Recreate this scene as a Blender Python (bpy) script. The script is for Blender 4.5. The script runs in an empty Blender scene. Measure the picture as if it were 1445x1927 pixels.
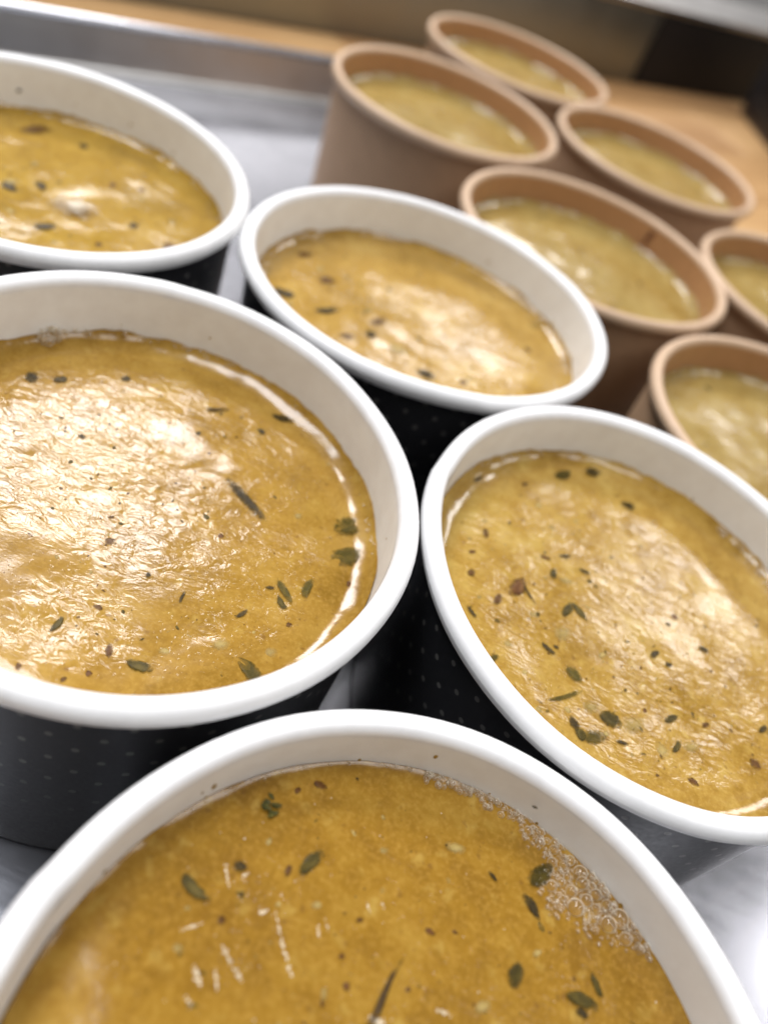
import bpy, bmesh, math, random
from mathutils import Vector, Matrix, noise
random.seed(7)
R = 0.0575          # rim radius of a bowl in metres; all lengths below are in rim radii and scaled once, when a mesh is built
Z0 = 1.17           # height of the bowl rims above the counter top
scene = bpy.context.scene
COL = scene.collection

# ------------------------------------------------------------------ camera
cam_d = bpy.data.cameras.new('camera'); cam = bpy.data.objects.new('camera', cam_d); COL.objects.link(cam)
PITCH, ROLL, CAM_H = 0.755997521, 0.432378128, 2.010554
cp, sp, cr, sr = math.cos(PITCH), math.sin(PITCH), math.cos(ROLL), math.sin(ROLL)
right0, fwd, up0 = Vector((1, 0, 0)), Vector((0, cp, -sp)), Vector((0, sp, cp))
right, up = right0 * cr + up0 * sr, up0 * cr - right0 * sr
cam.matrix_world = Matrix(((right.x, up.x, -fwd.x, 0), (right.y, up.y, -fwd.y, 0),
                           (right.z, up.z, -fwd.z, (CAM_H + Z0) * R), (0, 0, 0, 1)))
cam_d.sensor_fit = 'VERTICAL'; cam_d.sensor_height = 36.0
cam_d.lens = 36.0 * 1496.49 / 1927.0
cam_d.clip_start = 0.005; cam_d.clip_end = 50.0
cam_d.dof.use_dof = True
cam_d.dof.focus_distance = 2.62 * R
cam_d.dof.aperture_fstop = cam_d.lens / 1000.0 / (0.061 * R)
scene.camera = cam

# ------------------------------------------------------------------ light: the kitchen's ceiling panels and a soft room glow
world = bpy.data.worlds.new('World'); scene.world = world; world.use_nodes = True
bg = world.node_tree.nodes['Background']
bg.inputs[0].default_value = (1.0, 0.97, 0.94, 1); bg.inputs[1].default_value = 0.17
scene.view_settings.view_transform = 'Standard'; scene.view_settings.look = 'None'
scene.view_settings.exposure = 0.30; scene.view_settings.gamma = 1.0
AXIS = math.radians(45.0)   # the tray and the ceiling grid run along this direction
def uv(u, v, z=0.0):
    return Vector(((u + v) / math.sqrt(2), (u - v) / math.sqrt(2), z))
def panel(u0, u1, v0, v1, radiance, colour, h=28.0):
    ld = bpy.data.lights.new('ceiling_panel', 'AREA'); ld.shape = 'RECTANGLE'
    ld.size = (u1 - u0) * R; ld.size_y = (v1 - v0) * R
    ld.energy = radiance * math.pi * ld.size * ld.size_y
    ld.color = colour
    o = bpy.data.objects.new('ceiling_panel', ld); COL.objects.link(o)
    o.location = uv((u0 + u1) / 2, (v0 + v1) / 2, h + Z0) * R
    o.rotation_euler = (0, 0, AXIS)
PANEL = (1.0, 0.965, 0.955)
panel(2.0, 13.8, -39.0, -24.0, 20.0, PANEL)
panel(26.0, 45.0, -100.0, -62.0, 1.5, PANEL)
panel(35.0, 43.0, -20.0, -8.5, 15.0, PANEL)
panel(34.0, 43.0, -46.0, -33.5, 13.0, PANEL)
panel(2.0, 14.8, 7.0, 25.0, 4.5, (0.97, 0.965, 0.97))
panel(-14.0, 0.0, -18.0, -6.0, 13.0, (0.93, 0.95, 1.0))
panel(29.5, 40.5, 3.5, 15.5, 6.5, PANEL)

# ------------------------------------------------------------------ helpers
def link(name, me, mats, parent=None):
    o = bpy.data.objects.new(name, me); COL.objects.link(o)
    for m in (mats if isinstance(mats, (list, tuple)) else [mats]):
        if m and me.materials.find(m.name) < 0: me.materials.append(m)
    if parent is not None: o.parent = parent
    return o
def mesh(name, V, F, smooth=True, uvs=None, mat_idx=None):
    me = bpy.data.meshes.new(name)
    me.from_pydata([(x * R, y * R, z * R) for x, y, z in V], [], F)
    if uvs:
        l = me.uv_layers.new(name='UVMap')
        for p in me.polygons:
            for li, vi in zip(p.loop_indices, p.vertices): l.data[li].uv = uvs[vi]
    if smooth: me.polygons.foreach_set('use_smooth', [True] * len(me.polygons))
    if mat_idx: me.polygons.foreach_set('material_index', mat_idx)
    me.update(); return me
def thing(name, label, cat, loc, group=None):
    o = bpy.data.objects.new(name, None); COL.objects.link(o); o.empty_display_size = .02
    o.location = Vector(loc) * R; o['label'] = label; o['category'] = cat
    if group: o['group'] = group
    return o
def tag(o, label, cat, group=None):
    o['label'] = label; o['category'] = cat
    if group: o['group'] = group

# ------------------------------------------------------------------ node helpers
class NT:
    def __init__(s, name):
        s.m = bpy.data.materials.new(name); s.m.use_nodes = True; s.t = s.m.node_tree
        s.t.nodes.clear(); s.out = s.n('ShaderNodeOutputMaterial')
    def n(s, typ, **kw):
        x = s.t.nodes.new(typ)
        for k, v in kw.items():
            if k.startswith('i_'): x.inputs[k[2:].replace('_', ' ')].default_value = v
            else: setattr(x, k, v)
        return x
    def l(s, a, b): s.t.links.new(a, b)
    def val(s, sock, v):
        if hasattr(v, 'is_output'): s.l(v, sock)
        else: sock.default_value = v
    def coord(s, which='Object', scale=None):
        c = s.n('ShaderNodeTexCoord').outputs[which]
        if scale is None: return c
        mp = s.n('ShaderNodeMapping'); s.l(c, mp.inputs[0]); mp.inputs['Scale'].default_value = scale
        return mp.outputs[0]
    def noise(s, vec, scale, detail=2, rough=.5, dist=0, typ='FBM'):
        x = s.n('ShaderNodeTexNoise', noise_type=typ); s.l(vec, x.inputs['Vector'])
        x.inputs['Scale'].default_value = scale; x.inputs['Detail'].default_value = detail
        x.inputs['Roughness'].default_value = rough; x.inputs['Distortion'].default_value = dist
        return x.outputs[0]
    def ramp(s, fac, stops, interp='LINEAR'):
        x = s.n('ShaderNodeValToRGB'); x.color_ramp.interpolation = interp
        e = x.color_ramp.elements
        while len(e) < len(stops): e.new(.5)
        for el, (p, c) in zip(e, stops):
            el.position = p; el.color = c if len(c) == 4 else (*c, 1)
        s.l(fac, x.inputs[0]); return x.outputs[0]
    def math(s, op, a, b=None, c=None):
        x = s.n('ShaderNodeMath', operation=op)
        for k, v in enumerate((a, b, c)):
            if v is not None: s.val(x.inputs[k], v)
        return x.outputs[0]
    def mix(s, fac, a, b, mode='MIX'):
        x = s.n('ShaderNodeMix', data_type='RGBA', blend_type=mode)
        s.val(x.inputs[0], fac); s.val(x.inputs[6], a if hasattr(a, 'is_output') else (*a, 1)); s.val(x.inputs[7], b if hasattr(b, 'is_output') else (*b, 1))
        return x.outputs[2]
    def rng(s, v, a, b, c=0.0, d=1.0):
        x = s.n('ShaderNodeMapRange', interpolation_type='SMOOTHSTEP'); s.l(v, x.inputs[0])
        for k, q in zip((1, 2, 3, 4), (a, b, c, d)): x.inputs[k].default_value = q
        return x.outputs[0]
    def bump(s, h, dist, prev=None, strength=1.0):
        x = s.n('ShaderNodeBump'); s.val(x.inputs['Strength'], strength); x.inputs['Distance'].default_value = dist
        s.l(h, x.inputs['Height'])
        if prev is not None: s.l(prev, x.inputs['Normal'])
        return x.outputs[0]
    def bsdf(s, col, rough=.5, normal=None, **kw):
        x = s.n('ShaderNodeBsdfPrincipled')
        s.val(x.inputs['Base Color'], col if hasattr(col, 'is_output') else (*col, 1))
        s.val(x.inputs['Roughness'], rough)
        if normal is not None: s.l(normal, x.inputs['Normal'])
        for k, v in kw.items(): s.val(x.inputs[k.replace('_', ' ')], v)
        s.l(x.outputs[0], s.out.inputs[0]); return x
K = 1.0 / R          # texture scale for a feature the size of one rim radius

def paper(name, col, rough, fleck=0.0, coat=0.0):
    s = NT(name); c = s.coord()
    a = s.noise(c, 9 * K, 4, .6); b = s.noise(c, 70 * K, 3, .6)
    base = s.mix(s.rng(a, .3, .7), [x * .95 for x in col], [min(.9, x * 1.03) for x in col])
    if fleck: base = s.mix(s.math('MULTIPLY', s.rng(b, .52, .72), fleck), base, [x * .55 for x in col])
    nrm = s.bump(b, 3e-5, s.bump(a, 1.2e-4, strength=.4), strength=.5)
    s.bsdf(base, rough, nrm, Coat_Weight=coat, Coat_Roughness=.12); return s.m
M_white_rim = paper('white_paper_rim', (.86, .86, .86), .42)
M_white_in = paper('white_paper_lining', (.89, .88, .855), .38, coat=.10)
M_kraft_rim = paper('kraft_paper_rim', (.60, .42, .275), .45, .25)
M_kraft_out = paper('kraft_paper_outside', (.42, .265, .155), .6, .35)
M_kraft_in = paper('kraft_paper_lining', (.43, .225, .105), .3, .15, coat=.25)

def black_sleeve():
    s = NT('black_paper_with_dots'); uvc = s.n('ShaderNodeUVMap').outputs[0]
    sep = s.n('ShaderNodeSeparateXYZ'); s.l(uvc, sep.inputs[0]); x, y = sep.outputs[0], sep.outputs[1]
    # uv: x = arc length, y = height below the rim, both in rim radii; printed dots on a diamond lattice
    def lattice(ox, oy):
        fx = s.math('SUBTRACT', s.math('FRACT', s.math('ADD', s.math('DIVIDE', x, .150), ox)), .5)
        fy = s.math('SUBTRACT', s.math('FRACT', s.math('ADD', s.math('DIVIDE', y, .150), oy)), .5)
        d2 = s.math('ADD', s.math('MULTIPLY', fx, fx), s.math('MULTIPLY', fy, fy))
        return s.math('LESS_THAN', d2, .0062)
    dots = s.math('MAXIMUM', lattice(0, 0), lattice(.5, .5))
    fade = s.rng(y, .30, .95, 1.0, .0)
    c = s.coord(); g = s.noise(c, 60 * K, 4, .65)
    base = s.mix(s.rng(g, .35, .7), (.015, .0155, .018), (.025, .025, .028))
    base = s.mix(s.math('MULTIPLY', dots, fade), base, (.135, .13, .122))
    fib = s.noise(s.coord('UV', (14, 90, 1)), 4, 4, .6)
    s.bsdf(base, s.rng(g, .2, .8, .36, .5), s.bump(fib, 2.5e-5, strength=.6)); return s.m
M_black = black_sleeve()

def steel(name, col, rough, scale, depth=4e-5, metal=1.0):
    s = NT(name); c = s.coord('Object', scale)
    a = s.noise(c, 22, 2, .5); b = s.noise(s.coord(), 2.2 * K, 4, .6); d = s.noise(s.coord(), 55 * K, 5, .7)
    base = s.mix(s.rng(b, .3, .7), [x * .96 for x in col], col)
    r = s.math('ADD', s.rng(b, .3, .75, rough - .03, rough + .04), s.math('MULTIPLY', a, .10))
    s.bsdf(base, r, s.bump(d, depth, s.bump(a, depth), strength=.35), Metallic=metal); return s.m
M_tray = steel('scratched_aluminium', (.50, .51, .555), .165, (2, 26, 26), 4e-6, .92)
M_tray_wall = steel('worn_aluminium', (.60, .59, .58), .33, (3, 26, 3))
M_steel = steel('brushed_steel', (.30, .305, .275), .42, (30, 30, 2))
M_ledge = steel('polished_steel', (.50, .49, .48), .30, (2, 14, 14), 1e-5)

def wood():
    s = NT('oiled_wood'); oi = s.n('ShaderNodeObjectInfo').outputs['Random']
    c = s.n('ShaderNodeTexCoord').outputs['Object']
    off = s.n('ShaderNodeCombineXYZ'); s.l(s.math('MULTIPLY', oi, 9.0), off.inputs[0]); s.l(s.math('MULTIPLY', oi, 4.0), off.inputs[1])
    add = s.n('ShaderNodeVectorMath', operation='ADD'); s.l(c, add.inputs[0]); s.l(off.outputs[0], add.inputs[1])
    mp = s.n('ShaderNodeMapping'); s.l(add.outputs[0], mp.inputs[0]); mp.inputs['Scale'].default_value = (.12, 1.6, 1.6)
    a = s.noise(mp.outputs[0], 60, 5, .6, .6); b = s.noise(mp.outputs[0], 260, 3, .6)
    base = s.ramp(a, [(.3, (.47, .255, .10)), (.52, (.64, .385, .17)), (.72, (.74, .48, .235))])
    base = s.mix(s.math('MULTIPLY', s.rng(b, .5, .75), .35), base, (.33, .17, .065))
    base = s.mix(s.rng(oi, .2, .9, 0, .75), base, (.40, .205, .08))
    s.bsdf(base, .38, s.bump(b, 4e-5, strength=.4), Coat_Weight=.15, Coat_Roughness=.25); return s.m
M_wood = wood()
def plain(name, col, rough, **kw):
    s = NT(name); c = s.coord(); a = s.noise(c, 20 * K, 4, .6)
    s.bsdf(s.mix(s.rng(a, .3, .7), [x * .8 for x in col], [x * 1.15 for x in col]), rough, s.bump(a, 6e-5, strength=.5), **kw); return s.m
M_dark = plain('black_enamel', (.016, .014, .014), .55, Specular_IOR_Level=.25)
M_dark2 = plain('dark_brown_enamel', (.05, .035, .03), .45)

def soup_mat(name, deep, mid, pale, ripple, sparkle, wrinkle, seed, chunks=.5, gloss=.14):
    s = NT(name); c0 = s.coord()
    sh = s.n('ShaderNodeVectorMath', operation='ADD'); s.l(c0, sh.inputs[0]); sh.inputs[1].default_value = (seed * .31, seed * .17, seed * .23)
    c = sh.outputs[0]
    big = s.noise(c, 2.6 * K, 4, .6, .3); med = s.noise(c, 11 * K, 4, .62); fine = s.noise(c, 62 * K, 3, .7)
    col = s.ramp(s.math('ADD', s.math('MULTIPLY', big, .55), s.math('MULTIPLY', med, .45)), [(.36, deep), (.5, mid), (.66, pale)])
    col = s.mix(s.math('MULTIPLY', s.rng(fine, .42, .72), .30), col, [min(1, x * 1.35 + .02) for x in pale])
    # soft pale lumps of vegetable just under the surface
    wl = s.n('ShaderNodeVectorMath', operation='MULTIPLY_ADD'); nl = s.n('ShaderNodeTexNoise'); s.l(c, nl.inputs['Vector']); nl.inputs['Scale'].default_value = 16 * K; nl.inputs['Detail'].default_value = 3
    s.l(nl.outputs['Color'], wl.inputs[0]); wl.inputs[1].default_value = (.10 * R,) * 3; s.l(c, wl.inputs[2])
    vo = s.n('ShaderNodeTexVoronoi', feature='SMOOTH_F1'); s.l(wl.outputs[0], vo.inputs['Vector']); vo.inputs['Scale'].default_value = 15 * K; vo.inputs['Smoothness'].default_value = .4
    sepc = s.n('ShaderNodeSeparateColor'); s.l(vo.outputs['Color'], sepc.inputs[0])
    lump = s.math('MULTIPLY', s.rng(vo.outputs['Distance'], .42, .10), s.rng(sepc.outputs[0], .45, .62))
    lump = s.math('MULTIPLY', lump, s.rng(med, .3, .6))
    col = s.mix(s.math('MULTIPLY', lump, chunks * .8), col, (.50, .345, .085))
    # fine dark and reddish spice specks, with ragged outlines
    wv = s.n('ShaderNodeVectorMath', operation='MULTIPLY_ADD'); nz = s.n('ShaderNodeTexNoise'); s.l(c, nz.inputs['Vector']); nz.inputs['Scale'].default_value = 60 * K
    s.l(nz.outputs['Color'], wv.inputs[0]); wv.inputs[1].default_value = (.022 * R,) * 3; s.l(c, wv.inputs[2])
    for sc, thr, colr, amt in ((30, .88, (.15, .065, .012), .55), (64, .80, (.20, .10, .018), .5)):
        v2 = s.n('ShaderNodeTexVoronoi'); s.l(wv.outputs[0], v2.inputs['Vector']); v2.inputs['Scale'].default_value = sc * K
        sc2 = s.n('ShaderNodeSeparateColor'); s.l(v2.outputs['Color'], sc2.inputs[0])
        f = s.math('MULTIPLY', s.rng(v2.outputs['Distance'], .36, .10), s.rng(sc2.outputs[0], thr, thr + .1))
        col = s.mix(s.math('MULTIPLY', f, amt), col, colr)
    # skin: broad swells, wrinkles in patches, fine leathery grain
    swell = s.noise(c, 4.5 * K, 2, .5, .4)
    mp = s.n('ShaderNodeMapping'); s.l(c, mp.inputs[0]); mp.inputs['Rotation'].default_value = (0, 0, math.radians(35 + 50 * math.sin(seed)))
    mp.inputs['Scale'].default_value = (1.0, 1.9, 1)
    wr = s.noise(mp.outputs[0], 13 * K, 3, .5, 1.1)
    fi = s.noise(mp.outputs[0], 58 * K, 2, .55, .3)
    mask = s.rng(s.noise(c, 1.9 * K, 2, .5), .34, .52)
    mask2 = s.rng(s.noise(c, 3.1 * K, 2, .5, .5), .38, .60)
    dr = s.n('ShaderNodeTexVoronoi'); s.l(wv.outputs[0], dr.inputs['Vector']); dr.inputs['Scale'].default_value = 75 * K
    dsc = s.n('ShaderNodeSeparateColor'); s.l(dr.outputs['Color'], dsc.inputs[0])
    drop = s.math('MULTIPLY', s.rng(dr.outputs['Distance'], .42, .0), s.rng(dsc.outputs[1], .55, .75))
    flat = s.n('ShaderNodeVectorMath', operation='MULTIPLY'); s.l(c0, flat.inputs[0]); flat.inputs[1].default_value = (K, K, 0)
    ln = s.n('ShaderNodeVectorMath', operation='LENGTH'); s.l(flat.outputs[0], ln.inputs[0])
    calm = s.rng(ln.outputs['Value'], .68, .80, 1.0, .12)
    n1 = s.bump(swell, 6.0e-4 * ripple)
    n2 = s.bump(wr, 3.9e-4 * wrinkle, n1, strength=s.math('MULTIPLY', mask, calm))
    n3 = s.bump(fi, 4.0e-5 * sparkle, n2, strength=s.math('MULTIPLY', mask2, calm))
    n4 = s.bump(drop, 5.5e-5 * sparkle, n3, strength=s.math('MULTIPLY', s.math('SUBTRACT', 1.15, mask2), calm))
    s.bsdf(col, gloss, n4, IOR=1.5, Specular_IOR_Level=.5); return s.m
BITS = {
 'A': [('F',-0.583,0.59,-0.516,0.621,0.075), ('L',-0.412,0.462,-0.37,0.544,0.036), ('L',-0.692,0.354,-0.593,0.32,0.033), ('D',-0.582,0.425,-0.54,0.423,0.024), ('R',-0.443,0.442,-0.44,0.479,0.023), ('S',-0.135,0.179,-0.069,0.388,0.02), ('D',0.095,0.697,0.126,0.677,0.016), ('D',0.196,0.678,0.266,0.612,0.03), ('L',0.217,0.705,0.281,0.799,0.059), ('L',0.216,0.426,0.236,0.5,0.048), ('L',0.436,0.555,0.474,0.499,0.024), ('L',0.364,0.469,0.464,0.469,0.038), ('R',-0.506,0.665,-0.494,0.688,0.021), ('R',-0.468,0.725,-0.42,0.716,0.013), ('R',-0.561,0.279,-0.539,0.288,0.025), ('R',-0.243,0.322,-0.225,0.321,0.018), ('R',-0.203,0.253,-0.197,0.276,0.021), ('R',-0.044,0.472,-0.014,0.467,0.02), ('R',-0.228,0.416,-0.209,0.424,0.016), ('D',-0.532,0.349,-0.529,0.37,0.016), ('D',0.401,0.447,0.44,0.436,0.028), ('D',-0.043,0.717,-0.036,0.72,0.008), ('D',-0.358,0.791,-0.348,0.783,0.009), ('R',-0.754,0.473,-0.745,0.477,0.011), ('O',-0.519,0.493,-0.514,0.523,0.024), ('O',-0.23,0.608,-0.195,0.632,0.026), ('O',-0.044,0.72,0.031,0.734,0.039), ('O',-0.354,0.404,-0.321,0.418,0.029), ('O',-0.469,0.405,-0.446,0.409,0.016), ('O',-0.442,0.371,-0.417,0.384,0.026), ('O',-0.254,0.722,-0.233,0.706,0.02), ('O',-0.658,0.274,-0.628,0.278,0.024), ('O',-0.744,0.245,-0.72,0.239,0.026), ('O',-0.459,0.577,-0.439,0.576,0.018), ('O',-0.255,0.252,-0.244,0.208,0.024), ('O',-0.139,0.707,-0.12,0.699,0.024), ('O',0.13,0.341,0.183,0.375,0.035), ('O',-0.64,0.185,-0.599,0.189,0.03), ('O',0.263,0.528,0.291,0.553,0.025), ('O',-0.319,0.641,-0.298,0.618,0.016)],
 'B': [('D',0.223,0.273,0.443,0.157,0.052), ('D',0.207,0.744,0.317,0.772,0.047), ('S',-0.026,0.571,0.064,0.651,0.027), ('G',0.682,0.265,0.794,0.373,0.114), ('G',0.727,0.105,0.815,0.239,0.094), ('L',0.052,-0.626,0.053,-0.544,0.024), ('D',0.193,-0.292,0.211,-0.286,0.031), ('D',0.344,-0.342,0.34,-0.284,0.016), ('D',0.56,-0.126,0.596,-0.112,0.019), ('G',0.584,-0.065,0.674,-0.144,0.034), ('L',0.616,-0.132,0.668,-0.179,0.027), ('G',0.708,-0.108,0.707,-0.005,0.036), ('G',0.591,-0.435,0.702,-0.501,0.052), ('L',0.301,-0.602,0.39,-0.59,0.04), ('R',0.178,-0.758,0.189,-0.736,0.017), ('R',0.225,-0.702,0.242,-0.685,0.025), ('R',0.045,-0.773,0.06,-0.761,0.025), ('R',0.688,-0.233,0.707,-0.222,0.024), ('R',0.533,-0.623,0.592,-0.581,0.025), ('R',0.813,0.043,0.836,0.063,0.031), ('R',0.321,-0.004,0.343,0.002,0.028), ('R',0.014,-0.239,0.03,-0.206,0.035), ('R',0.249,-0.618,0.231,-0.567,0.012), ('D',-0.667,0.319,-0.623,0.349,0.071), ('D',-0.581,0.376,-0.537,0.414,0.052), ('D',-0.382,0.554,-0.346,0.549,0.066), ('D',0.52,-0.297,0.546,-0.236,0.02), ('D',-0.333,0.161,-0.306,0.153,0.026), ('D',0.205,0.617,0.239,0.595,0.031), ('R',0.115,-0.47,0.149,-0.478,0.023), ('D',0.015,0.429,0.033,0.42,0.026), ('O',0.498,-0.426,0.561,-0.402,0.052), ('O',0.365,-0.524,0.413,-0.512,0.038), ('O',0.663,-0.378,0.705,-0.343,0.044), ('O',0.529,0.234,0.545,0.278,0.042), ('O',0.52,0.617,0.554,0.603,0.039), ('O',0.374,-0.698,0.389,-0.67,0.031), ('O',0.588,-0.316,0.616,-0.314,0.034)],
 'C': [('L',-0.439,0.646,-0.356,0.753,0.052), ('D',-0.289,0.78,-0.21,0.837,0.058), ('D',-0.085,0.685,-0.007,0.681,0.066), ('R',-0.49,-0.207,-0.458,-0.071,0.031), ('S',-0.458,-0.102,-0.39,-0.189,0.015), ('L',-0.277,-0.193,-0.238,-0.093,0.041), ('L',-0.243,-0.095,-0.17,-0.16,0.031), ('R',-0.417,0.088,-0.364,0.092,0.024), ('D',-0.339,0.125,-0.275,0.162,0.019), ('L',-0.339,0.054,-0.339,-0.011,0.029), ('D',-0.649,-0.352,-0.602,-0.392,0.021), ('R',-0.657,0.04,-0.665,0.103,0.015), ('R',-0.71,-0.075,-0.677,-0.054,0.026), ('R',-0.68,-0.196,-0.657,-0.157,0.032), ('D',-0.807,0.359,-0.776,0.429,0.039), ('D',-0.339,-0.353,-0.26,-0.383,0.023), ('D',-0.173,-0.62,-0.151,-0.673,0.043), ('L',-0.156,-0.658,-0.128,-0.71,0.043), ('G',-0.136,-0.697,-0.039,-0.639,0.058), ('L',-0.08,-0.562,0.015,-0.569,0.065), ('D',-0.01,-0.649,0.047,-0.64,0.017), ('R',0.278,-0.654,0.323,-0.662,0.031), ('R',0.155,-0.705,0.171,-0.699,0.015), ('R',0.095,-0.447,0.114,-0.451,0.028), ('L',0.182,-0.46,0.245,-0.398,0.03), ('L',0.214,-0.579,0.243,-0.505,0.021), ('R',0.54,-0.444,0.576,-0.481,0.047), ('D',0.566,-0.311,0.61,-0.259,0.03), ('D',0.114,-0.191,0.153,-0.136,0.029), ('D',0.174,-0.197,0.206,-0.179,0.022), ('D',0.01,-0.402,0.023,-0.405,0.023), ('G',-0.513,-0.56,-0.484,-0.514,0.027), ('G',-0.287,-0.605,-0.148,-0.481,0.021), ('G',-0.225,-0.416,-0.158,-0.467,0.06), ('R',0.337,-0.404,0.373,-0.366,0.019), ('D',-0.249,0.111,-0.18,0.114,0.021), ('D',-0.291,-0.347,-0.264,-0.353,0.017), ('R',-0.551,-0.279,-0.53,-0.213,0.016), ('D',0.317,-0.015,0.369,-0.015,0.047), ('R',-0.571,0.474,-0.537,0.51,0.02), ('R',0.194,0.096,0.224,0.088,0.036), ('D',-0.069,-0.911,-0.053,-0.915,0.013), ('O',-0.32,0.007,-0.238,0.02,0.049), ('O',-0.419,-0.247,-0.357,-0.234,0.043), ('O',-0.299,-0.308,-0.22,-0.24,0.073), ('O',-0.148,-0.555,-0.066,-0.531,0.064), ('O',0.002,-0.588,0.123,-0.495,0.046), ('O',-0.206,-0.59,-0.182,-0.616,0.035), ('O',-0.692,0.149,-0.667,0.137,0.048), ('O',-0.487,0.37,-0.453,0.416,0.048), ('O',-0.295,0.389,-0.271,0.432,0.032), ('O',-0.411,0.293,-0.371,0.283,0.052), ('O',-0.73,0.012,-0.709,-0.008,0.031), ('O',-0.057,-0.629,-0.024,-0.631,0.035), ('O',0.148,-0.594,0.21,-0.585,0.075), ('O',-0.312,-0.646,-0.286,-0.67,0.039), ('O',0.049,-0.666,0.074,-0.675,0.041), ('O',-0.109,-0.31,-0.068,-0.265,0.035), ('O',-0.485,-0.441,-0.442,-0.443,0.048), ('O',-0.392,-0.544,-0.364,-0.519,0.03), ('O',0.252,-0.542,0.336,-0.488,0.048), ('O',-0.024,-0.767,-0.002,-0.798,0.028), ('O',-0.625,-0.3,-0.604,-0.27,0.027)],
 'D': [('D',0.114,-0.429,0.224,-0.424,0.099), ('D',-0.519,-0.309,-0.412,-0.18,0.06), ('R',-0.79,0.135,-0.725,0.222,0.07), ('D',-0.715,-0.28,-0.634,-0.252,0.075), ('R',-0.598,-0.021,-0.536,0.072,0.086), ('D',-0.215,-0.299,-0.157,-0.27,0.093), ('R',-0.324,-0.424,-0.249,-0.379,0.059), ('D',-0.757,-0.254,-0.696,-0.327,0.059), ('R',-0.22,-0.191,-0.163,-0.073,0.064), ('D',0.865,0.38,0.905,0.337,0.085), ('R',0.611,0.259,0.656,0.273,0.074), ('R',0.338,-0.35,0.389,-0.33,0.05), ('O',-0.099,-0.327,0.039,-0.275,0.133), ('O',-0.651,0.116,-0.601,0.108,0.071), ('O',-0.872,-0.163,-0.841,-0.159,0.078), ('O',-0.293,-0.065,-0.238,-0.078,0.089), ('O',-0.655,-0.352,-0.609,-0.345,0.072), ('O',0.654,0.629,0.709,0.595,0.122)],
 'E': [('R',-0.475,0.484,-0.399,0.669,0.09), ('D',-0.213,-0.031,-0.121,-0.078,0.075), ('D',-0.118,0.096,-0.041,0.025,0.055), ('D',-0.211,0.625,-0.162,0.654,0.094), ('R',0.082,1.084,0.189,1.015,0.08), ('R',0.136,0.36,0.175,0.375,0.061), ('R',0.264,0.455,0.3,0.466,0.074), ('D',0.418,0.09,0.465,0.098,0.065), ('R',0.648,0.03,0.674,0.096,0.068), ('D',0.115,-0.297,0.19,-0.194,0.069), ('R',0.407,-0.218,0.438,-0.197,0.049), ('O',-0.236,-0.019,-0.154,-0.004,0.099), ('O',-0.242,0.198,-0.204,0.271,0.07), ('O',-0.038,-0.274,-0.03,-0.219,0.072), ('O',0.323,0.352,0.334,0.4,0.063), ('O',0.553,0.265,0.564,0.327,0.068), ('O',0.235,-0.329,0.275,-0.325,0.066)],
}
# herbs and vegetable pieces seen in each soup: kind, then both ends (from the bowl's centre) and width, in rim radii
# L olive leaf, G soaked leaf under the surface, D dark leaf, R reddish-brown spice flake, S stem, F torn leaf, O onion piece

# ------------------------------------------------------------------ the counter
WA = math.radians(48.32)                      # the upstand's direction
T, N = Vector((math.cos(WA), math.sin(WA), 0)), Vector((math.sin(WA), -math.cos(WA), 0))
W0 = Vector((-4.9867, 9.1716, 0))             # a point at the upstand's foot
def frame_obj(o, p): o.matrix_world = Matrix.Translation(p * R) @ Matrix.Rotation(WA, 4, 'Z')
def box_mesh(name, x0, x1, y0, y1, z0, z1, bev=0.0, seg=2):
    bm = bmesh.new()
    vs = [bm.verts.new((x * R, y * R, z * R)) for x in (x0, x1) for y in (y0, y1) for z in (z0, z1)]
    for f in ((0, 1, 3, 2), (4, 6, 7, 5), (0, 4, 5, 1), (2, 3, 7, 6), (0, 2, 6, 4), (1, 5, 7, 3)): bm.faces.new([vs[k] for k in f])
    bmesh.ops.recalc_face_normals(bm, faces=bm.faces)
    if bev: bmesh.ops.bevel(bm, geom=bm.edges[:], offset=bev * R, segments=seg, profile=.5, affect='EDGES')
    me = bpy.data.meshes.new(name); bm.to_mesh(me); bm.free()
    if bev and seg > 1: me.polygons.foreach_set('use_smooth', [True] * len(me.polygons))
    return me
counter = link('wooden_counter', box_mesh('counter_core', -7, 26, -16.0, -.02, -.55, -.09), M_wood)
counter['kind'] = 'structure'; frame_obj(counter, W0)
rw = .78
for row in range(20):
    x = -7.0 + random.uniform(-4, 0)
    while x < 26:
        ln = random.choice((6.2, 7.4, 8.8)); x1 = min(x + ln, 26); x0 = max(x, -7)
        if x1 - x0 > .5:
            st = link('stave', box_mesh('stave', x0 + .006, x1 - .006, -rw * (row + 1) + .004 - .008, -rw * row - .004 - .008, -.088, -random.uniform(0, .004), .006, 1), M_wood, counter)
        x += ln
# ------------------------------------------------------------------ steel upstand with its ledge
ust = thing('steel_upstand', 'brushed steel upstand with a pale ledge along the back of the wooden counter', 'upstand', W0)
ust.rotation_euler = (0, 0, WA)
link('face_panel', box_mesh('face_panel', -7, 26, 0, .12, -.08, 1.09, .01), M_steel, ust)
link('dark_reflection_panel', box_mesh('dark_reflection_panel', 8.6, 12.4, -.045, -.003, -.004, 1.085, .02, 3), M_dark, ust)  # added black sheet standing in for the appliance's dark reflection in the steel
link('ledge', box_mesh('ledge', -7, 26, -.05, 1.6, 1.094, 1.20, .045, 4), M_ledge, ust)
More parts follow.
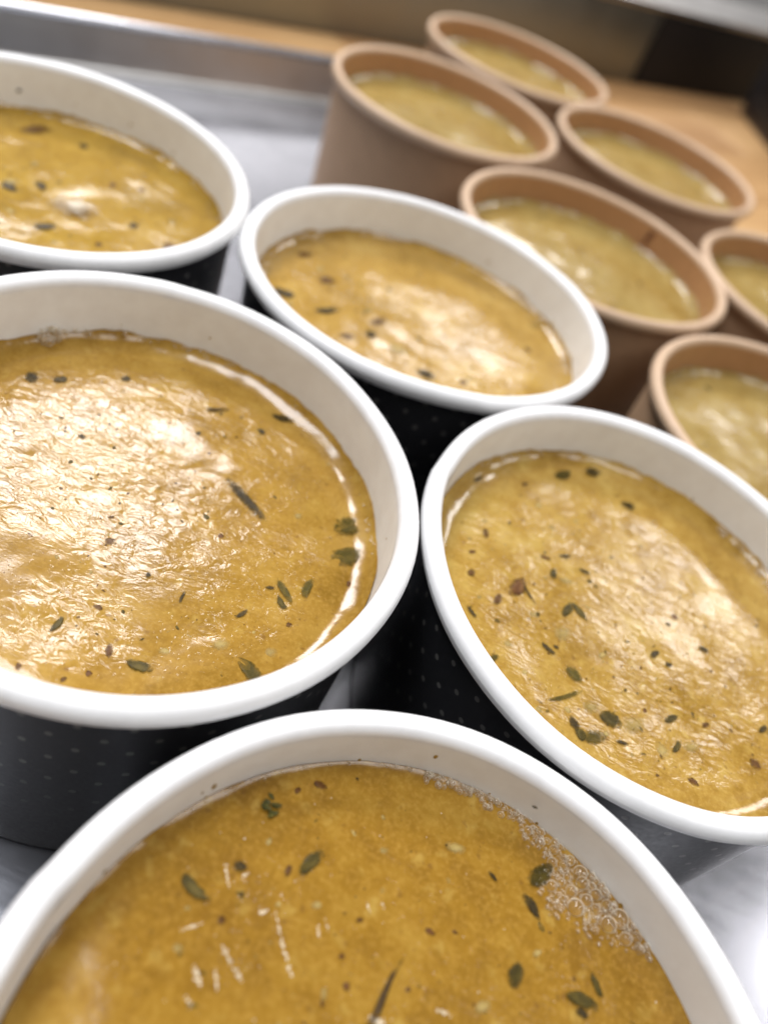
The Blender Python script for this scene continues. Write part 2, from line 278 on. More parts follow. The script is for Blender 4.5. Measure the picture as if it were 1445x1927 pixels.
# ------------------------------------------------------------------ dark appliance
ap = thing('appliance', 'black appliance standing on the counter against the steel upstand', 'appliance', (2.76, 17.08, 0))
ap.rotation_euler = (0, 0, math.radians(15.5))
link('body', box_mesh('body', 0.0, 8.0, -3.6, 0, .12, 5.4, .09, 3), M_dark, ap)
link('plinth', box_mesh('plinth', .06, 7.9, -3.54, -.06, .004, .117, .02, 2), M_dark2, ap)
link('side_panel', box_mesh('side_panel', -.02, .003, -3.1, -.5, .6, 4.8, .01, 2), M_dark, ap)

# ------------------------------------------------------------------ aluminium sheet pan
def build_tray():
    u0, u1, v0, v1 = -.62, 7.44, -7.90, 3.55
    t = thing('sheet_pan', 'large shallow aluminium sheet pan holding the paper bowls', 'tray', (0, 0, 0))
    def loop(off, z, n=10, rc=.42):
        a0, a1, b0, b1 = u0 - off, u1 + off, v0 - off, v1 + off; r = max(.02, rc + off)
        P = []
        for (cx, cy, s) in ((a1 - r, b1 - r, 0), (a0 + r, b1 - r, 90), (a0 + r, b0 + r, 180), (a1 - r, b0 + r, 270)):
            for k in range(n + 1):
                an = math.radians(s + 90 * k / n); P.append((cx + r * math.cos(an), cy + r * math.sin(an), z))
        # denser straight sides come from the long faces; order is counter-clockwise
        return P
    def rings(spec, name, mat, cap=False):
        V, F = [], []
        for off, z in spec:
            V += [tuple(uv(a, b, z)) for a, b, z in loop(off, z)]
        n = len(V) // len(spec)
        for i in range(len(spec) - 1):
            for k in range(n):
                k2 = (k + 1) % n; F.append((i * n + k, i * n + k2, (i + 1) * n + k2, (i + 1) * n + k))
        if cap: F.append(tuple(range(n)))
        me = mesh(name, V, F); bm = bmesh.new(); bm.from_mesh(me); bmesh.ops.recalc_face_normals(bm, faces=bm.faces); bm.to_mesh(me); bm.free()
        return link(name, me, mat, t)
    fl = rings([(-.10, .046), (-.10, .010), (-.06, .010)], 'pan_floor', M_tray, True)
    for p in fl.data.polygons:
        if len(p.vertices) > 4: p.use_smooth = False
    rings([(-.10, .046), (-.06, .049), (-.025, .062), (-.004, .09), (.0, .14), (.045, .405), (.052, .43), (.075, .43), (.072, .40), (.03, .14), (.02, .06), (-.06, .010)], 'pan_side', M_tray_wall)
    rings([(.062 + .052 * math.cos(a), .447 + .036 * math.sin(a)) for a in [2 * math.pi * k / 12 for k in range(13)]], 'rolled_rim', M_tray)
build_tray()

# ------------------------------------------------------------------ paper bowls
SEG = 128
def lathe(name, prof, a=0, b=0, uv_on=False, seam=None, amp=0.0, zref=1.1, close=False):
    V, F, U = [], [], []
    n = SEG + 1 if uv_on else SEG
    acc = 0.0
    for j, (r, z) in enumerate(prof):
        for i in range(n):
            th = 2 * math.pi * i / SEG
            w = max(0.0, min(1.0, z / zref))
            k = 1 + w * (a * math.cos(2 * th) + b * math.sin(2 * th))
            k += w * (.0014 * math.sin(5 * th + 300 * a) + .0009 * math.sin(11 * th + 500 * b)) 
            if seam is not None:
                d = (th - seam + math.pi) % (2 * math.pi) - math.pi
                k += amp * (1 / (1 + math.exp(-d / .012))) * math.exp(-max(0, d) / .35) / max(r, .3)
            V.append((r * k * math.cos(th), r * k * math.sin(th), z))
            if uv_on: U.append((th * .95, zref - z))
        if j:
            for i in range(SEG):
                i2 = (i + 1) if uv_on else (i + 1) % SEG
                p, q = (j - 1) * n, j * n
                F.append((p + i, p + i2, q + i2, q + i))
    if close:
        F.append(tuple(range((len(prof) - 1) * n, len(prof) * n)))
    return mesh(name, V, F, True, U if uv_on else None)
def bowl(x, y, h, a, b, kind, label, seam, angle=0):
    white = kind == 'white'
    tube = .042 if white else .038
    root = thing('paper_bowl', label, 'bowl', (x, y, .05), 'white rimmed black paper bowls' if white else 'brown kraft paper bowls')
    H = h - .05 - .0; rc = 1 - tube
    rin = rc - tube * .935
    # outer wall, with the folded foot and the recessed base disc
    wall = [(.87, .05), (.905, .012), (.911, 0), (.919, .004), (0.922, .03), (rc - .012, H - tube * .9)]
    wall = [wall[0], wall[1], wall[2], wall[3], wall[4]] + [(0.922 + (rc - .015 - 0.922) * t, .03 + (H - tube * .6 - .03) * t) for t in [k / 10 for k in range(1, 11)]]
    link('outer_wall', lathe('outer_wall', wall, a, b, True, seam, .004, H), M_black if white else M_kraft_out, root)
    base = lathe('base_disc', [(.86, .02), (.86, .055), (.3, .055), (.02, .055)], 0, 0, False, None, 0, H, True)
    link('base_disc', base, M_white_in if white else M_kraft_in, root)
    lin = [(.855, .06), (.868, .075)] + [(.868 + (rin - .868) * t, .075 + (H - .075) * t) for t in [k / 14 for k in range(1, 15)]]
    link('inner_lining', lathe('inner_lining', lin, a, b, False, seam + .02, .006, H), M_white_in if white else M_kraft_in, root)
    ring = [(rc + tube * math.cos(t) * (1.0 if math.cos(t) > 0 else .92), H + tube * math.sin(t) * (1.0 if math.sin(t) > 0 else 1.25)) for t in [2 * math.pi * k / 20 for k in range(21)]]
    link('rolled_rim', lathe('rolled_rim', ring, a, b, False, seam, .007, H), M_white_rim if white else M_kraft_rim, root)
    return root, H, rin, a, b

# ------------------------------------------------------------------ little pieces floating in the soup
def leaf_mesh(n, w, curl, kind):
    """a pointed leaf of length 1 along x with a midrib fold; kind 1 is a torn flake with an uneven outline"""
    V, F = [], []; rng = random.Random(n)
    st = 9; cut = rng.choice((1, 1, .82, .7)); bend = rng.uniform(-.16, .16)
    for i in range(st + 1):
        t = i / st
        t2 = t * cut
        half = .5 * w * (math.sin(math.pi * min(1, t2 ** .8)) ** .75 if kind == 0 else (.55 + .5 * rng.random()) * (1 if 0 < i < st else .55))
        half *= 1 + .38 * noise.noise(Vector((t * 3.1, n * 1.7, 0)))
        half = max(half, .012)
        for k in (-1, -.5, 0, .5, 1):
            zz = curl * (abs(k) * .10 * w + .22 * (t - .5) ** 2) - .012 * w * (k == 0)
            jag = 1 + (rng.uniform(-.10, .10) if abs(k) == 1 else 0)
            V.append((t - .5 + (rng.uniform(-.03, .03) if kind else 0), k * half * jag + bend * math.sin(3.0 * t), zz))
    for i in range(st):
        for k in range(4):
            p = i * 5 + k; F.append((p, p + 5, p + 6, p + 1))
    m = len(V); V += [(x, y, z - .03 * w) for x, y, z in V]
    F += [tuple(q + m for q in reversed(f)) for f in F]
    edge = [i * 5 for i in range(st + 1)] + [st * 5 + k for k in range(1, 5)] + [i * 5 + 4 for i in range(st - 1, -1, -1)] + [3, 2, 1]
    for i in range(len(edge)):
        e, f = edge[i], edge[(i + 1) % len(edge)]; F.append((e, e + m, f + m, f))
    return V, F
def blob_mesh(n, w, flat):
    bm = bmesh.new(); bmesh.ops.create_icosphere(bm, subdivisions=2, radius=.5)
    for v in bm.verts:
        d = 1 + .5 * noise.noise(v.co * 2.3 + Vector((n * 3.1, n, 0))) + .3 * noise.noise(v.co * 6 + Vector((n, 0, 0)))
        v.co = Vector((v.co.x * d, v.co.y * w * d, v.co.z * flat))
    V = [tuple(v.co) for v in bm.verts]; F = [tuple(q.index for q in f.verts) for f in bm.faces]; bm.free(); return V, F
def stem_mesh(n, w):
    V, F = [], []; st, sd = 8, 6
    for i in range(st + 1):
        t = i / st; r = .5 * w * (1 - .35 * t) * (1 + .15 * math.sin(9 * t + n))
        for k in range(sd):
            an = 2 * math.pi * k / sd
            V.append((t - .5, .06 * math.sin(3 * t + n) + r * math.cos(an), r * math.sin(an)))
    for i in range(st):
        for k in range(sd): F.append((i * sd + k, i * sd + (k + 1) % sd, (i + 1) * sd + (k + 1) % sd, (i + 1) * sd + k))
    F.append(tuple(reversed(range(sd)))); F.append(tuple(range(st * sd, st * sd + sd)))
    return V, F
def herb(name, c1, c2, cover=.95, soft=.45):
    # a film of broth laps over the edge of each piece: the piece fades raggedly into the soup around it
    s = NT(name); c = s.coord(); a = s.noise(c, 26 * K, 4, .65); f = s.noise(c, 48 * K, 4, .7); oi = s.n('ShaderNodeObjectInfo').outputs['Random']
    col = s.mix(s.rng(a, .35, .68), c1, c2)
    col = s.mix(s.math('MULTIPLY', oi, .45), col, [x * .55 for x in c1])
    x = s.bsdf(col, .42, s.bump(a, 1.0e-4, strength=.5), Specular_IOR_Level=.22)
    g = s.n('ShaderNodeVectorMath', operation='MULTIPLY_ADD'); s.l(s.coord('Generated'), g.inputs[0]); g.inputs[1].default_value = (2, 2, 0); g.inputs[2].default_value = (-1, -1, 0)
    ln = s.n('ShaderNodeVectorMath', operation='LENGTH'); s.l(g.outputs[0], ln.inputs[0])
    d = s.math('ADD', ln.outputs['Value'], s.math('MULTIPLY', s.math('SUBTRACT', f, .5), 1.5))
    al = s.math('MULTIPLY', s.rng(d, 1.12, 1.12 - soft * 1.6), s.rng(oi, 0, 1, cover, cover * .72))
    tr = s.n('ShaderNodeBsdfTransparent'); mx = s.n('ShaderNodeMixShader')
    s.l(al, mx.inputs[0]); s.l(tr.outputs[0], mx.inputs[1]); s.l(x.outputs[0], mx.inputs[2]); s.l(mx.outputs[0], s.out.inputs[0]); return s.m
M_herb = {
 'L': herb('olive_leaf', (.058, .043, .007), (.13, .092, .014)),
 'G': herb('soaked_leaf', (.085, .066, .008), (.16, .112, .014), .75, .5),
 'D': herb('dark_leaf', (.034, .023, .007), (.095, .062, .014), .88, .55),
 'R': herb('red_brown_flake', (.10, .036, .008), (.19, .085, .018)),
 'S': herb('brown_stem', (.050, .026, .007), (.13, .075, .018)),
 'F': herb('torn_leaf', (.040, .040, .005), (.135, .115, .018)),
 'O': herb('onion_piece', (.43, .31, .095), (.58, .45, .18), .85, .75),
}
NAMES = {'L': 'herb_leaf', 'G': 'herb_leaf', 'D': 'herb_leaf', 'R': 'spice_flake', 'S': 'herb_stem', 'F': 'torn_leaf', 'O': 'onion_piece'}
def bubble_mat():
    s = NT('bubble_film'); tr = s.n('ShaderNodeBsdfTransparent'); gl = s.n('ShaderNodeBsdfGlossy'); df = s.n('ShaderNodeBsdfDiffuse')
    tr.inputs[0].default_value = (.99, .975, .94, 1); gl.inputs['Roughness'].default_value = .03
    df.inputs[0].default_value = (.88, .80, .67, 1)
    lw = s.n('ShaderNodeLayerWeight'); lw.inputs[0].default_value = .5
    f = s.rng(lw.outputs['Facing'], .40, .86, .04, .92)
    m1 = s.n('ShaderNodeMixShader'); s.l(f, m1.inputs[0]); s.l(tr.outputs[0], m1.inputs[1]); s.l(df.outputs[0], m1.inputs[2])
    mx = s.n('ShaderNodeMixShader'); s.l(s.rng(lw.outputs['Facing'], .2, 1.0, .06, .13), mx.inputs[0]); s.l(m1.outputs[0], mx.inputs[1]); s.l(gl.outputs[0], mx.inputs[2])
    s.l(mx.outputs[0], s.out.inputs[0]); return s.m
M_bub = bubble_mat()
M_foam = plain('pale_foam', (.62, .52, .36), .25)

def soup(key, root_xy, zb, h, rin, H, a, b, level, mat, label, fr, foam=(), fringe=1.0, bits=(), scatter=(0, 0), lumps=(), dip=.0, rise=1.0):
    """the soup in one bowl: a skin that climbs a little at the wall, with the bits that float in it as its parts"""
    rng = random.Random(hash(key) % 1000 if False else sum(map(ord, key)))
    off = Vector((rng.uniform(0, 50), rng.uniform(0, 50), 0))
    t = (H - level - .075) / (H - .075); rl = .868 + (rin - .868) * t - .0015
    NR, NA = 46, 180
    def surf(r, th):
        e = rl - r
        p = Vector((r * math.cos(th), r * math.sin(th), 0)) 
        z = .016 * noise.noise(p * 2.2 + off) * min(1, e / .2) + .004 * noise.noise(p * 7 + off)
        ragged = .5 + .5 * noise.noise(Vector((math.cos(th) * 5, math.sin(th) * 5, 0)) + off) + .35 * noise.noise(Vector((math.cos(th) * 19, math.sin(th) * 19, 0)) + off)
        z += rise * (.022 + .036 * ragged * fringe) * math.exp(-e / .028)
        z -= dip * math.exp(-((e - .085) / .035) ** 2)
        return z
    V, F = [(0, 0, surf(0, 0))], []
    for j in range(1, NR + 1):
        r = rl * (1 - (1 - j / NR) ** 1.7)
        for i in range(NA):
            th = 2 * math.pi * i / NA; k = 1 + .88 * (a * math.cos(2 * th) + b * math.sin(2 * th))
            V.append((r * k * math.cos(th), r * k * math.sin(th), surf(r, th)))
    for i in range(NA): F.append((0, 1 + i, 1 + (i + 1) % NA))
    for j in range(NR - 1):
        p = 1 + j * NA
        for i in range(NA): F.append((p + i, p + NA + i, p + NA + (i + 1) % NA, p + (i + 1) % NA))
    lo = len(V); last = 1 + (NR - 1) * NA
    dep = H - level - .065
    for i in range(NA):
        th = 2 * math.pi * i / NA; V.append((.85 * math.cos(th), .85 * math.sin(th), -dep))
    for i in range(NA): F.append((last + i, lo + i, lo + (i + 1) % NA, last + (i + 1) % NA))
    F.append(tuple(reversed(range(lo, lo + NA))))
    so = link('soup', mesh('soup', V, F), mat)
    so.location = Vector((*root_xy, zb + H - level)) * R
    tag(so, label, 'soup', 'soup servings in the paper bowls')
    def place(name, Vm, Fm, m, cx, cy, ang, ln, dz, tilt=(0, 0)):
        o = link(name, mesh(name, [(x * ln, y * ln, z * ln) for x, y, z in Vm], Fm), m, so)
        o.location = Vector((cx, cy, surf(math.hypot(cx, cy), math.atan2(cy, cx)) + dz)) * R
        o.rotation_euler = (tilt[0], tilt[1], ang); return o
    for n, (kd, x0, y0, x1, y1, w) in enumerate(bits):
        cx, cy = (x0 + x1) / 2, (y0 + y1) / 2; rr = math.hypot(cx, cy)
        if rr > .93: continue
        if rr > rl - .05: cx *= (rl - .05) / rr; cy *= (rl - .05) / rr
        ln = max(math.hypot(x1 - x0, y1 - y0), .008); an = math.atan2(y1 - y0, x1 - x0); asp = min(1.4, w / ln)
        if kd in 'LGD':
            Vm, Fm = leaf_mesh(n + rng.randrange(99), asp, rng.uniform(.05, .28), 1 if kd == 'D' and rng.random() < .6 else 0)
            place(NAMES[kd], Vm, Fm, M_herb[kd], cx, cy, an, ln, .0045, (rng.uniform(-.03, .03), rng.uniform(-.03, .03)))
        elif kd == 'F':
            for q in range(7):
                an2 = rng.uniform(0, 6.28); d = ln * .42 * math.sqrt(rng.random())
                Vm, Fm = leaf_mesh(q, .6, .6, 1)
                place('torn_leaf', Vm, Fm, M_herb['F'], cx + d * math.cos(an2), cy + d * math.sin(an2), rng.uniform(0, 6.28), ln * rng.uniform(.3, .5), .005 + .001 * q)
        elif kd == 'S':
            Vm, Fm = stem_mesh(n, asp); place('herb_stem', Vm, Fm, M_herb[kd], cx, cy, an, ln, .002)
        else:
            Vm, Fm = blob_mesh(n, max(.5, asp), .10 if kd == 'R' else .14); place(NAMES[kd], Vm, Fm, M_herb[kd], cx, cy, an, ln, .000 if kd == 'R' else -.0015)
    # specks too small to pick apart
    def specks(name, count, m, lo_, hi_, flat, dz):
        VV, FF = [], []
        for q in range(count):
            r = (rl - .04) * math.sqrt(rng.random()); th = rng.uniform(0, 6.283); ln = lo_ + (hi_ - lo_) * rng.random() ** 2.5; an = rng.uniform(0, 3.14)
            w = rng.uniform(.25, .8); x, y = r * math.cos(th), r * math.sin(th); z = surf(r, th) + dz
            k0 = len(VV); ns = 7
            for kk in range(ns):
                q2 = 2 * math.pi * kk / ns; px, py = .5 * ln * math.cos(q2) * rng.uniform(.75, 1.1), .5 * ln * w * math.sin(q2) * rng.uniform(.75, 1.1)
                VV.append((x + px * math.cos(an) - py * math.sin(an), y + px * math.sin(an) + py * math.cos(an), z - .006))
            VV.append((x, y, z + flat * ln))
            for kk in range(ns): FF.append((k0 + kk, k0 + (kk + 1) % ns, k0 + ns))
        if VV:
            o = link(name, mesh(name, VV, FF), m, so); o['kind'] = 'stuff'
    specks('herb_specks', scatter[0] * 2, M_herb['L'], .008, .042, .12, .004)
    specks('spice_specks', scatter[0] * 2, M_herb['R'], .007, .030, .12, .004)
    specks('onion_specks', scatter[1], M_herb['O'], .012, .050, .10, .001)
    # foam: rows of tiny bubbles where the soup meets the wall
    VV, FF = [], []
    bm = bmesh.new(); bmesh.ops.create_icosphere(bm, subdivisions=1, radius=1.0); bv = [v.co.copy() for v in bm.verts]; bf = [[q.index for q in f.verts] for f in bm.faces]; bm.free()
    def froth(x, y, ra):
        if any(math.hypot(x - bx, y - by) < br * .92 + ra * .3 for bx, by, br in lumps): return
        z = surf(math.hypot(x, y), math.atan2(y, x)) + ra * .1; i0 = len(VV)
        VV.extend((x + v.x * ra, y + v.y * ra, z + v.z * ra * .8) for v in bv)
        FF.extend([i0 + j for j in f] for f in bf)
    for (d0, d1, width, count, r0, r1) in foam:
        for q in range(count):
            th = math.radians(rng.uniform(d0, d1)); ra = r0 + (r1 - r0) * rng.random() ** 2.6
            e = width * rng.random() ** 1.8 + ra * .6; r = rl - e
            k = 1 + .88 * (a * math.cos(2 * th) + b * math.sin(2 * th))
            froth(r * k * math.cos(th), r * k * math.sin(th), ra)
    for (bx, by, br) in lumps:
        for q in range(13):
            an, d = rng.uniform(0, 6.283), br + .034 * rng.random() ** 1.4
            x, y = bx + d * math.cos(an), by + d * math.sin(an)
            if math.hypot(x, y) < rl - .012: froth(x, y, rng.uniform(.0035, .0085))
    if VV:
        o = link('foam', mesh('foam', VV, FF), M_bub, so); o['kind'] = 'stuff'
    for (x, y, ra) in lumps:
        rr = math.hypot(x, y); lim = rl - ra * 1.05
        if rr > lim: x, y = x * lim / rr, y * lim / rr
        bm = bmesh.new(); bmesh.ops.create_uvsphere(bm, u_segments=24, v_segments=14, radius=ra)
        o = link('bubble', mesh('bubble', [tuple(v.co) for v in bm.verts], [[q.index for q in f.verts] for f in bm.faces]), M_bub, so); bm.free()
        o.location = Vector((x, y, surf(math.hypot(x, y), math.atan2(y, x)) + ra * .38)) * R
    return so, surf, rl

DEEP, MID, PALE = (0.238, 0.125, 0.012), (0.319, 0.175, 0.023), (0.400, 0.240, 0.044)
BUB = [(0.365, 0.701, 0.0242), (0.279, 0.843, 0.0135), (0.339, 0.849, 0.0153), (0.38, 0.833, 0.022), (0.279, 0.802, 0.0149), (0.315, 0.811, 0.0117), (0.331, 0.782, 0.0116), (0.379, 0.782, 0.0183), (0.286, 0.732, 0.0162), (0.315, 0.756, 0.0115), (0.348, 0.744, 0.0164), (0.398, 0.737, 0.0181), (0.425, 0.766, 0.0166), (0.291, 0.701, 0.008), (0.327, 0.716, 0.0081), (0.375, 0.753, 0.0082), (0.289, 0.763, 0.0082), (0.303, 0.783, 0.0066), (0.297, 0.825, 0.0067), (0.471, 0.697, 0.0228), (0.516, 0.747, 0.0267), (0.461, 0.751, 0.015), (0.429, 0.728, 0.0131), (0.428, 0.694, 0.0113), (0.528, 0.681, 0.018), (0.562, 0.7, 0.0148), (0.412, 0.669, 0.0096), (0.434, 0.666, 0.0096), (0.408, 0.71, 0.0065), (0.42, 0.831, 0.0085), (0.314, 0.682, 0.0064), (0.301, 0.686, 0.0064), (0.189, 0.864, 0.0134), (0.22, 0.87, 0.0084), (0.253, 0.859, 0.0101), (0.217, 0.846, 0.0067)]
WHITE = {
 # key: x, y, rim height offset, ovality a, b, soup depth, seam angle
 'A': (.6096, .4109, -.0054, -.0113, .0041, .148, 170.6),
 'B': (-.8289, 1.8656, .0413, .0009, -.0227, .24, 112.0),
 'C': (1.0859, 2.4196, .0028, -.0219, -.0055, .21, 175.5),
 'D': (-.2718, 3.9154, -.0369, .0178, .0252, .24, 300.0),
 'E': (-2.2548, 3.4887, -.0017, .0144, -.0134, .25, 250.0),
}
KRAFT = {
 'K1': (-.945, 7.1046, .0037, -.011, .0046, .215, 280.0), 'K2': (-.6894, 9.3112, .0047, -.0031, .0061, .215, 200.0),
 'K3': (.9235, 8.1651, .0003, -.0011, .014, .215, 220.0), 'K4': (.5587, 5.6641, -.0026, .011, .0056, .215, 62.0),
 'K5': (2.3731, 6.4677, -.0059, -.0011, .0006, .215, 250.0), 'K6': (2.0517, 4.2605, 0, .0009, .0023, .215, 240.0),
}
LB = {
 'A': 'black paper bowl with thick white rim, nearest the camera, foam bubbles on its soup',
 'B': 'black dotted paper bowl with white rim holding the glossy wrinkled soup',
 'C': 'black dotted paper bowl with white rim whose soup carries the most green herb pieces',
 'D': 'white rimmed black paper bowl between the wrinkled soup bowl and the kraft bowls',
 'E': 'white rimmed black paper bowl at the left edge with brown spots inside its wall',
 'K1': 'brown kraft paper bowl whose outer side shows beside the bare tray floor',
 'K2': 'brown kraft paper bowl standing closest to the steel upstand',
 'K3': 'brown kraft paper bowl behind the one with a dark seam, beside the bare wood',
 'K4': 'brown kraft paper bowl with a dark seam mark inside its far wall',
 'K5': 'brown kraft paper bowl cut by the right edge, the farther of the two there',
 'K6': 'brown kraft paper bowl cut by the right edge, the nearer of the two there',
}
LS = {
 'A': 'ochre soup with a cluster of round foam bubbles at its edge',
 'B': 'golden soup with a wrinkled shiny skin and a long dark leaf',
 'C': 'golden soup thick with green herbs and pale onion pieces',
 'D': 'tan soup with a broad pale reflection and a white crumb, behind the wrinkled soup',
 'E': 'mustard soup with one pale patch of bubbles floating on it',
 'K1': 'pale yellow soup in the kraft bowl beside the bare tray floor',
 'K2': 'pale yellow soup in the kraft bowl closest to the steel upstand',
 'K3': 'pale yellow soup with a whitish patch, in the kraft bowl beside the bare wood',
 'K4': 'pale yellow soup in the kraft bowl with the dark seam mark',
 'K5': 'pale yellow soup in the farther kraft bowl at the right edge',
 'K6': 'pale yellow soup in the nearer kraft bowl at the right edge',
}
SM = {
 'A': soup_mat('ochre_soup', (0.206, 0.101, 0.009), (0.284, 0.147, 0.014), (0.371, 0.215, 0.033), .45, .8, .28, 1.0, .5),
 'B': soup_mat('golden_soup', DEEP, MID, PALE, .8, .7, .82, 2.0, .35, .17),
 'C': soup_mat('herb_soup', DEEP, (0.342, 0.197, 0.031), (0.447, 0.296, 0.071), .8, .7, .85, 3.3, .75, .16),
 'D': soup_mat('tan_soup', (0.278, 0.157, 0.022), (0.365, 0.211, 0.038), (0.458, 0.296, 0.073), .7, .6, .7, 4.4, .4),
 'E': soup_mat('mustard_soup', (0.244, 0.139, 0.011), (0.325, 0.186, 0.017), (0.406, 0.253, 0.036), .25, .4, .35, 5.1, .3),
 'K': soup_mat('pale_soup', (.25, .152, .028), (.325, .218, .060), (.39, .288, .10), .4, .5, .4, 6.7, .6),
}
FOAM = {
 'A': [(76, 100, .03, 130, .005, .012), (46, 76, .05, 110, .006, .017), (100, 150, .008, 40, .004, .007)],
 'B': [(60, 145, .02, 70, .006, .013), (14, 60, .02, 60, .006, .013), (139, 145, .04, 9, .018, .034)],
 'C': [(125, 160, .015, 36, .006, .012), (25, 62, .03, 50, .008, .018)],
 'D': [(10, 100, .03, 80, .008, .020), (150, 200, .02, 30, .006, .016)],
 'E': [(30, 130, .03, 80, .008, .018)],
}
rb_ = random.Random(5)
BUB_E = []
while len(BUB_E) < 34:
    q1, q2 = rb_.gauss(0, .5), rb_.gauss(0, .5)
    if q1 * q1 + q2 * q2 < 1: BUB_E.append((.158 + .095 * q1 + .02 * q2, -.013 - .075 * q2 + .03 * q1, rb_.uniform(.013, .034)))
LUMPS = {'A': BUB, 'E': BUB_E}
for kk in KRAFT:
    BITS[kk] = []
    for q in range(16):
        r_, t_, l_, n_ = .8 * math.sqrt(rb_.random()), rb_.uniform(0, 6.28), rb_.uniform(.02, .075), rb_.uniform(0, 3.14)
        x_, y_ = r_ * math.cos(t_), r_ * math.sin(t_)
        BITS[kk].append((rb_.choice('LGGDRROO'), x_, y_, x_ + l_ * math.cos(n_), y_ + l_ * math.sin(n_), l_ * rb_.uniform(.25, .6)))
SC = {'A': (70, 150), 'B': (60, 90), 'C': (90, 200), 'D': (70, 90), 'E': (70, 60)}
info = {}
bm = bmesh.new(); bmesh.ops.create_icosphere(bm, subdivisions=2, radius=1.0); bv0 = [v.co.copy() for v in bm.verts]; bf0 = [[q.index for q in f.verts] for f in bm.faces]; bm.free()
for key, (x, y, dz, a, b, lev, seam) in list(WHITE.items()) + list(KRAFT.items()):
    white = key in WHITE
    h = Z0 + dz + (0 if white else -.1283)
    root, H, rin, a, b = bowl(x, y, h, a, b, 'white' if white else 'kraft', LB[key], math.radians(seam))
    so, surf, rl = soup(key, (x, y), .05, h, rin, H, a, b, lev, SM[key if white else 'K'], LS[key], None, FOAM.get(key, [(0, 360, .03, 160, .006, .018)]),
         1.0 if white else 1.3, BITS.get(key, ()), SC.get(key, (70, 60)), LUMPS.get(key, ()), {'B': .007, 'C': .005}.get(key, 0.0), .30 if key == 'A' else 1.0)
    info[key] = (root, H, rin, so, surf, rl)
# pale beads added as painted glints of light on the nearest soup's ripples
M_glint = plain('pale_glint_beads', (.72, .61, .44), .15)
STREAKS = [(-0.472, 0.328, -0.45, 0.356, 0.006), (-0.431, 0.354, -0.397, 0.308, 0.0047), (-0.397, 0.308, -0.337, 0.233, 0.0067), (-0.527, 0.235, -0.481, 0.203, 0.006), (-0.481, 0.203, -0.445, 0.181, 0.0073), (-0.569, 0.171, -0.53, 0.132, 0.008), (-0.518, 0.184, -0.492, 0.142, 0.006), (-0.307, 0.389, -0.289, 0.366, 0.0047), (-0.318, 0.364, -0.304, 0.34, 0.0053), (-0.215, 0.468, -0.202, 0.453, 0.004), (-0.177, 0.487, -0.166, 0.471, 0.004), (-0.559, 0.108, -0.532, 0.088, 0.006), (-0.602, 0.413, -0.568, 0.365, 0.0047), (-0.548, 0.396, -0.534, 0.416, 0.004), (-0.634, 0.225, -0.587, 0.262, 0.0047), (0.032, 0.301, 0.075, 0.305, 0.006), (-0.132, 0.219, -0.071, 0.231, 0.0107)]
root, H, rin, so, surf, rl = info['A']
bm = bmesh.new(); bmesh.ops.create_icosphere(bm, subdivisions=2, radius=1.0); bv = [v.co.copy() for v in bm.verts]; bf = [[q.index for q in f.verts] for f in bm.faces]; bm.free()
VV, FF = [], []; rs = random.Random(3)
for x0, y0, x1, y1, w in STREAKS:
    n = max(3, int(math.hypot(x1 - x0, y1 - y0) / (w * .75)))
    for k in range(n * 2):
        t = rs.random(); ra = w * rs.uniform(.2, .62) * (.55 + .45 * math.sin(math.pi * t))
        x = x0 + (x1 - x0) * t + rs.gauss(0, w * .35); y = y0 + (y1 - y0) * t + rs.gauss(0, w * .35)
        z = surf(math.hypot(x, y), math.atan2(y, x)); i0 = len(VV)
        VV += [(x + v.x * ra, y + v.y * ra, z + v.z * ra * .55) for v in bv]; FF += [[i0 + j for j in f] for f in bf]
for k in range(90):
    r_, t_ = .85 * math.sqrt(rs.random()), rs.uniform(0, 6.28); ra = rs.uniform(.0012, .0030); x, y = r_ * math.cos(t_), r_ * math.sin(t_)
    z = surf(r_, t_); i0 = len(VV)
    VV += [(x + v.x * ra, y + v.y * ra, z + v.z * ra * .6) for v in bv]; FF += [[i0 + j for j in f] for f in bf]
o = link('glint_beads', mesh('glint_beads', VV, FF), M_glint, so); o['kind'] = 'stuff'
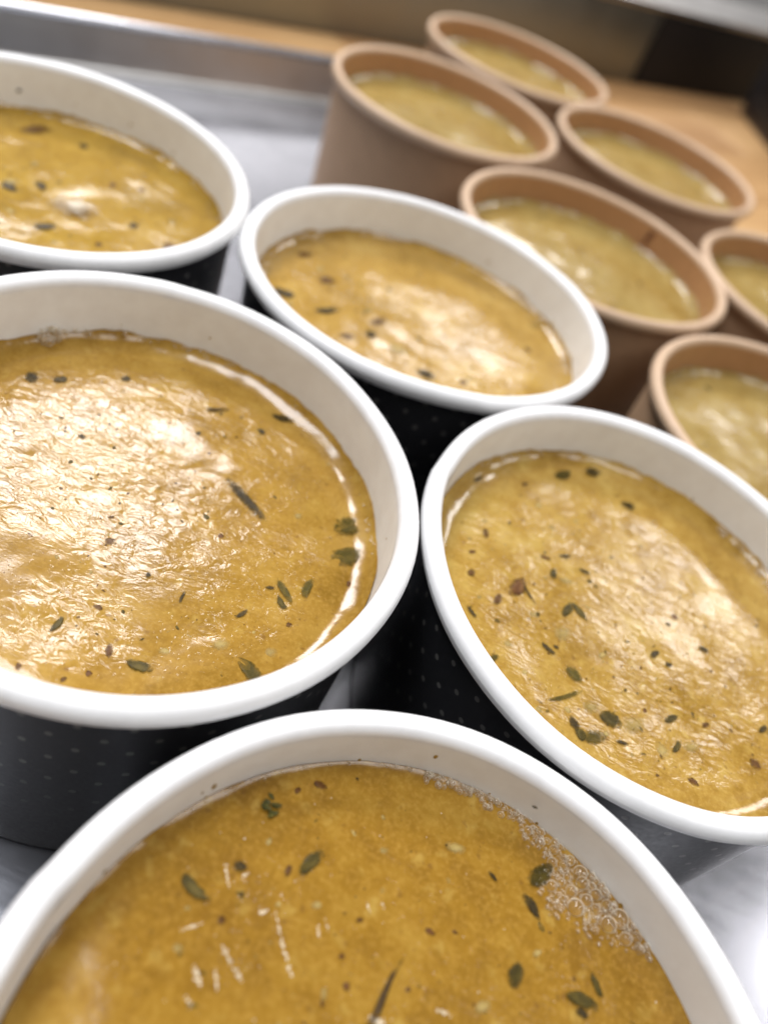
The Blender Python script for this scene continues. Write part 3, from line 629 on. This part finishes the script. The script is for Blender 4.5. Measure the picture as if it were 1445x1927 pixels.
# drops and smears of soup left on the inner walls by the ladle
rs2 = random.Random(11)
M_drop = plain('dried_soup_drops', (.34, .21, .05), .2)
for key in info:
    root, H, rin, so, surf, rl = info[key]; lev = (WHITE.get(key) or KRAFT.get(key))[5]
    VV, FF = [], []
    for k in range(20 if key in WHITE else 20):
        an = rs2.uniform(0, 6.283); up_ = .014 + (lev * .55) * rs2.random() ** 4.0; d = lev - up_; ra = rs2.uniform(.002, .0065) * (1.6 if rs2.random() < .12 else 1)
        r = .868 + (rin - .868) * ((H - d - .075) / (H - .075)); aa, bb = (WHITE.get(key) or KRAFT.get(key))[3:5]
        r *= 1 + .9 * (aa * math.cos(2 * an) + bb * math.sin(2 * an))
        st = rs2.uniform(.8, 2.2); i0 = len(VV)
        for v in bv0:
            rr = r - .001 + v.x * ra * .3; t_ = an + v.y * ra / r
            VV.append((rr * math.cos(t_), rr * math.sin(t_), H - d + v.z * ra * st))
        FF += [[i0 + j for j in f] for f in bf0]
    o = link('soup_drops', mesh('soup_drops', VV, FF), M_drop, root); o['kind'] = 'stuff'
# specks of herb stuck to the inner walls
for key, lev, ang, ln in (('A', .06, 79.3, .020), ('E', .126, 132.3, .03), ('E', .06, 60.2, .025)):
    root, H, rin, so, surf, rl = info[key]
    t = (H - lev - .075) / (H - .075); r = .868 + (rin - .868) * t - .002; an = math.radians(ang)
    Vm, Fm = blob_mesh(5, .6, .3)
    o = link('herb_speck', mesh('herb_speck', [(p[0] * ln, p[1] * ln, p[2] * ln) for p in Vm], Fm), M_herb['D'], root)
    o.location = Vector((r * math.cos(an), r * math.sin(an), H - lev)) * R; o.rotation_euler = (math.pi / 2, .4, an + math.pi / 2)
# dark seam mark inside the kraft bowl
root, H, rin, so, surf, rl = info['K4']
an = math.radians(62.0)
Vs, Fs = [], []
for i in range(6):
    t = i / 5; lev = .03 + .12 * t; r = .868 + (rin - .868) * ((H - lev - .075) / (H - .075)) - .006
    for k in (-1, 1):
        aa = an + k * (.028 - .012 * t) + .02 * t; Vs.append((r * math.cos(aa), r * math.sin(aa), H - lev))
for i in range(5): Fs.append((2 * i, 2 * i + 1, 2 * i + 3, 2 * i + 2))
link('seam_mark', mesh('seam_mark', Vs, Fs), plain('dark_kraft_stain', (.16, .06, .03), .5), root)
scene.cycles.transparent_max_bounces = 24
scene.cycles.max_bounces = 8
scene.cycles.use_denoising = True
scene.render.film_transparent = False
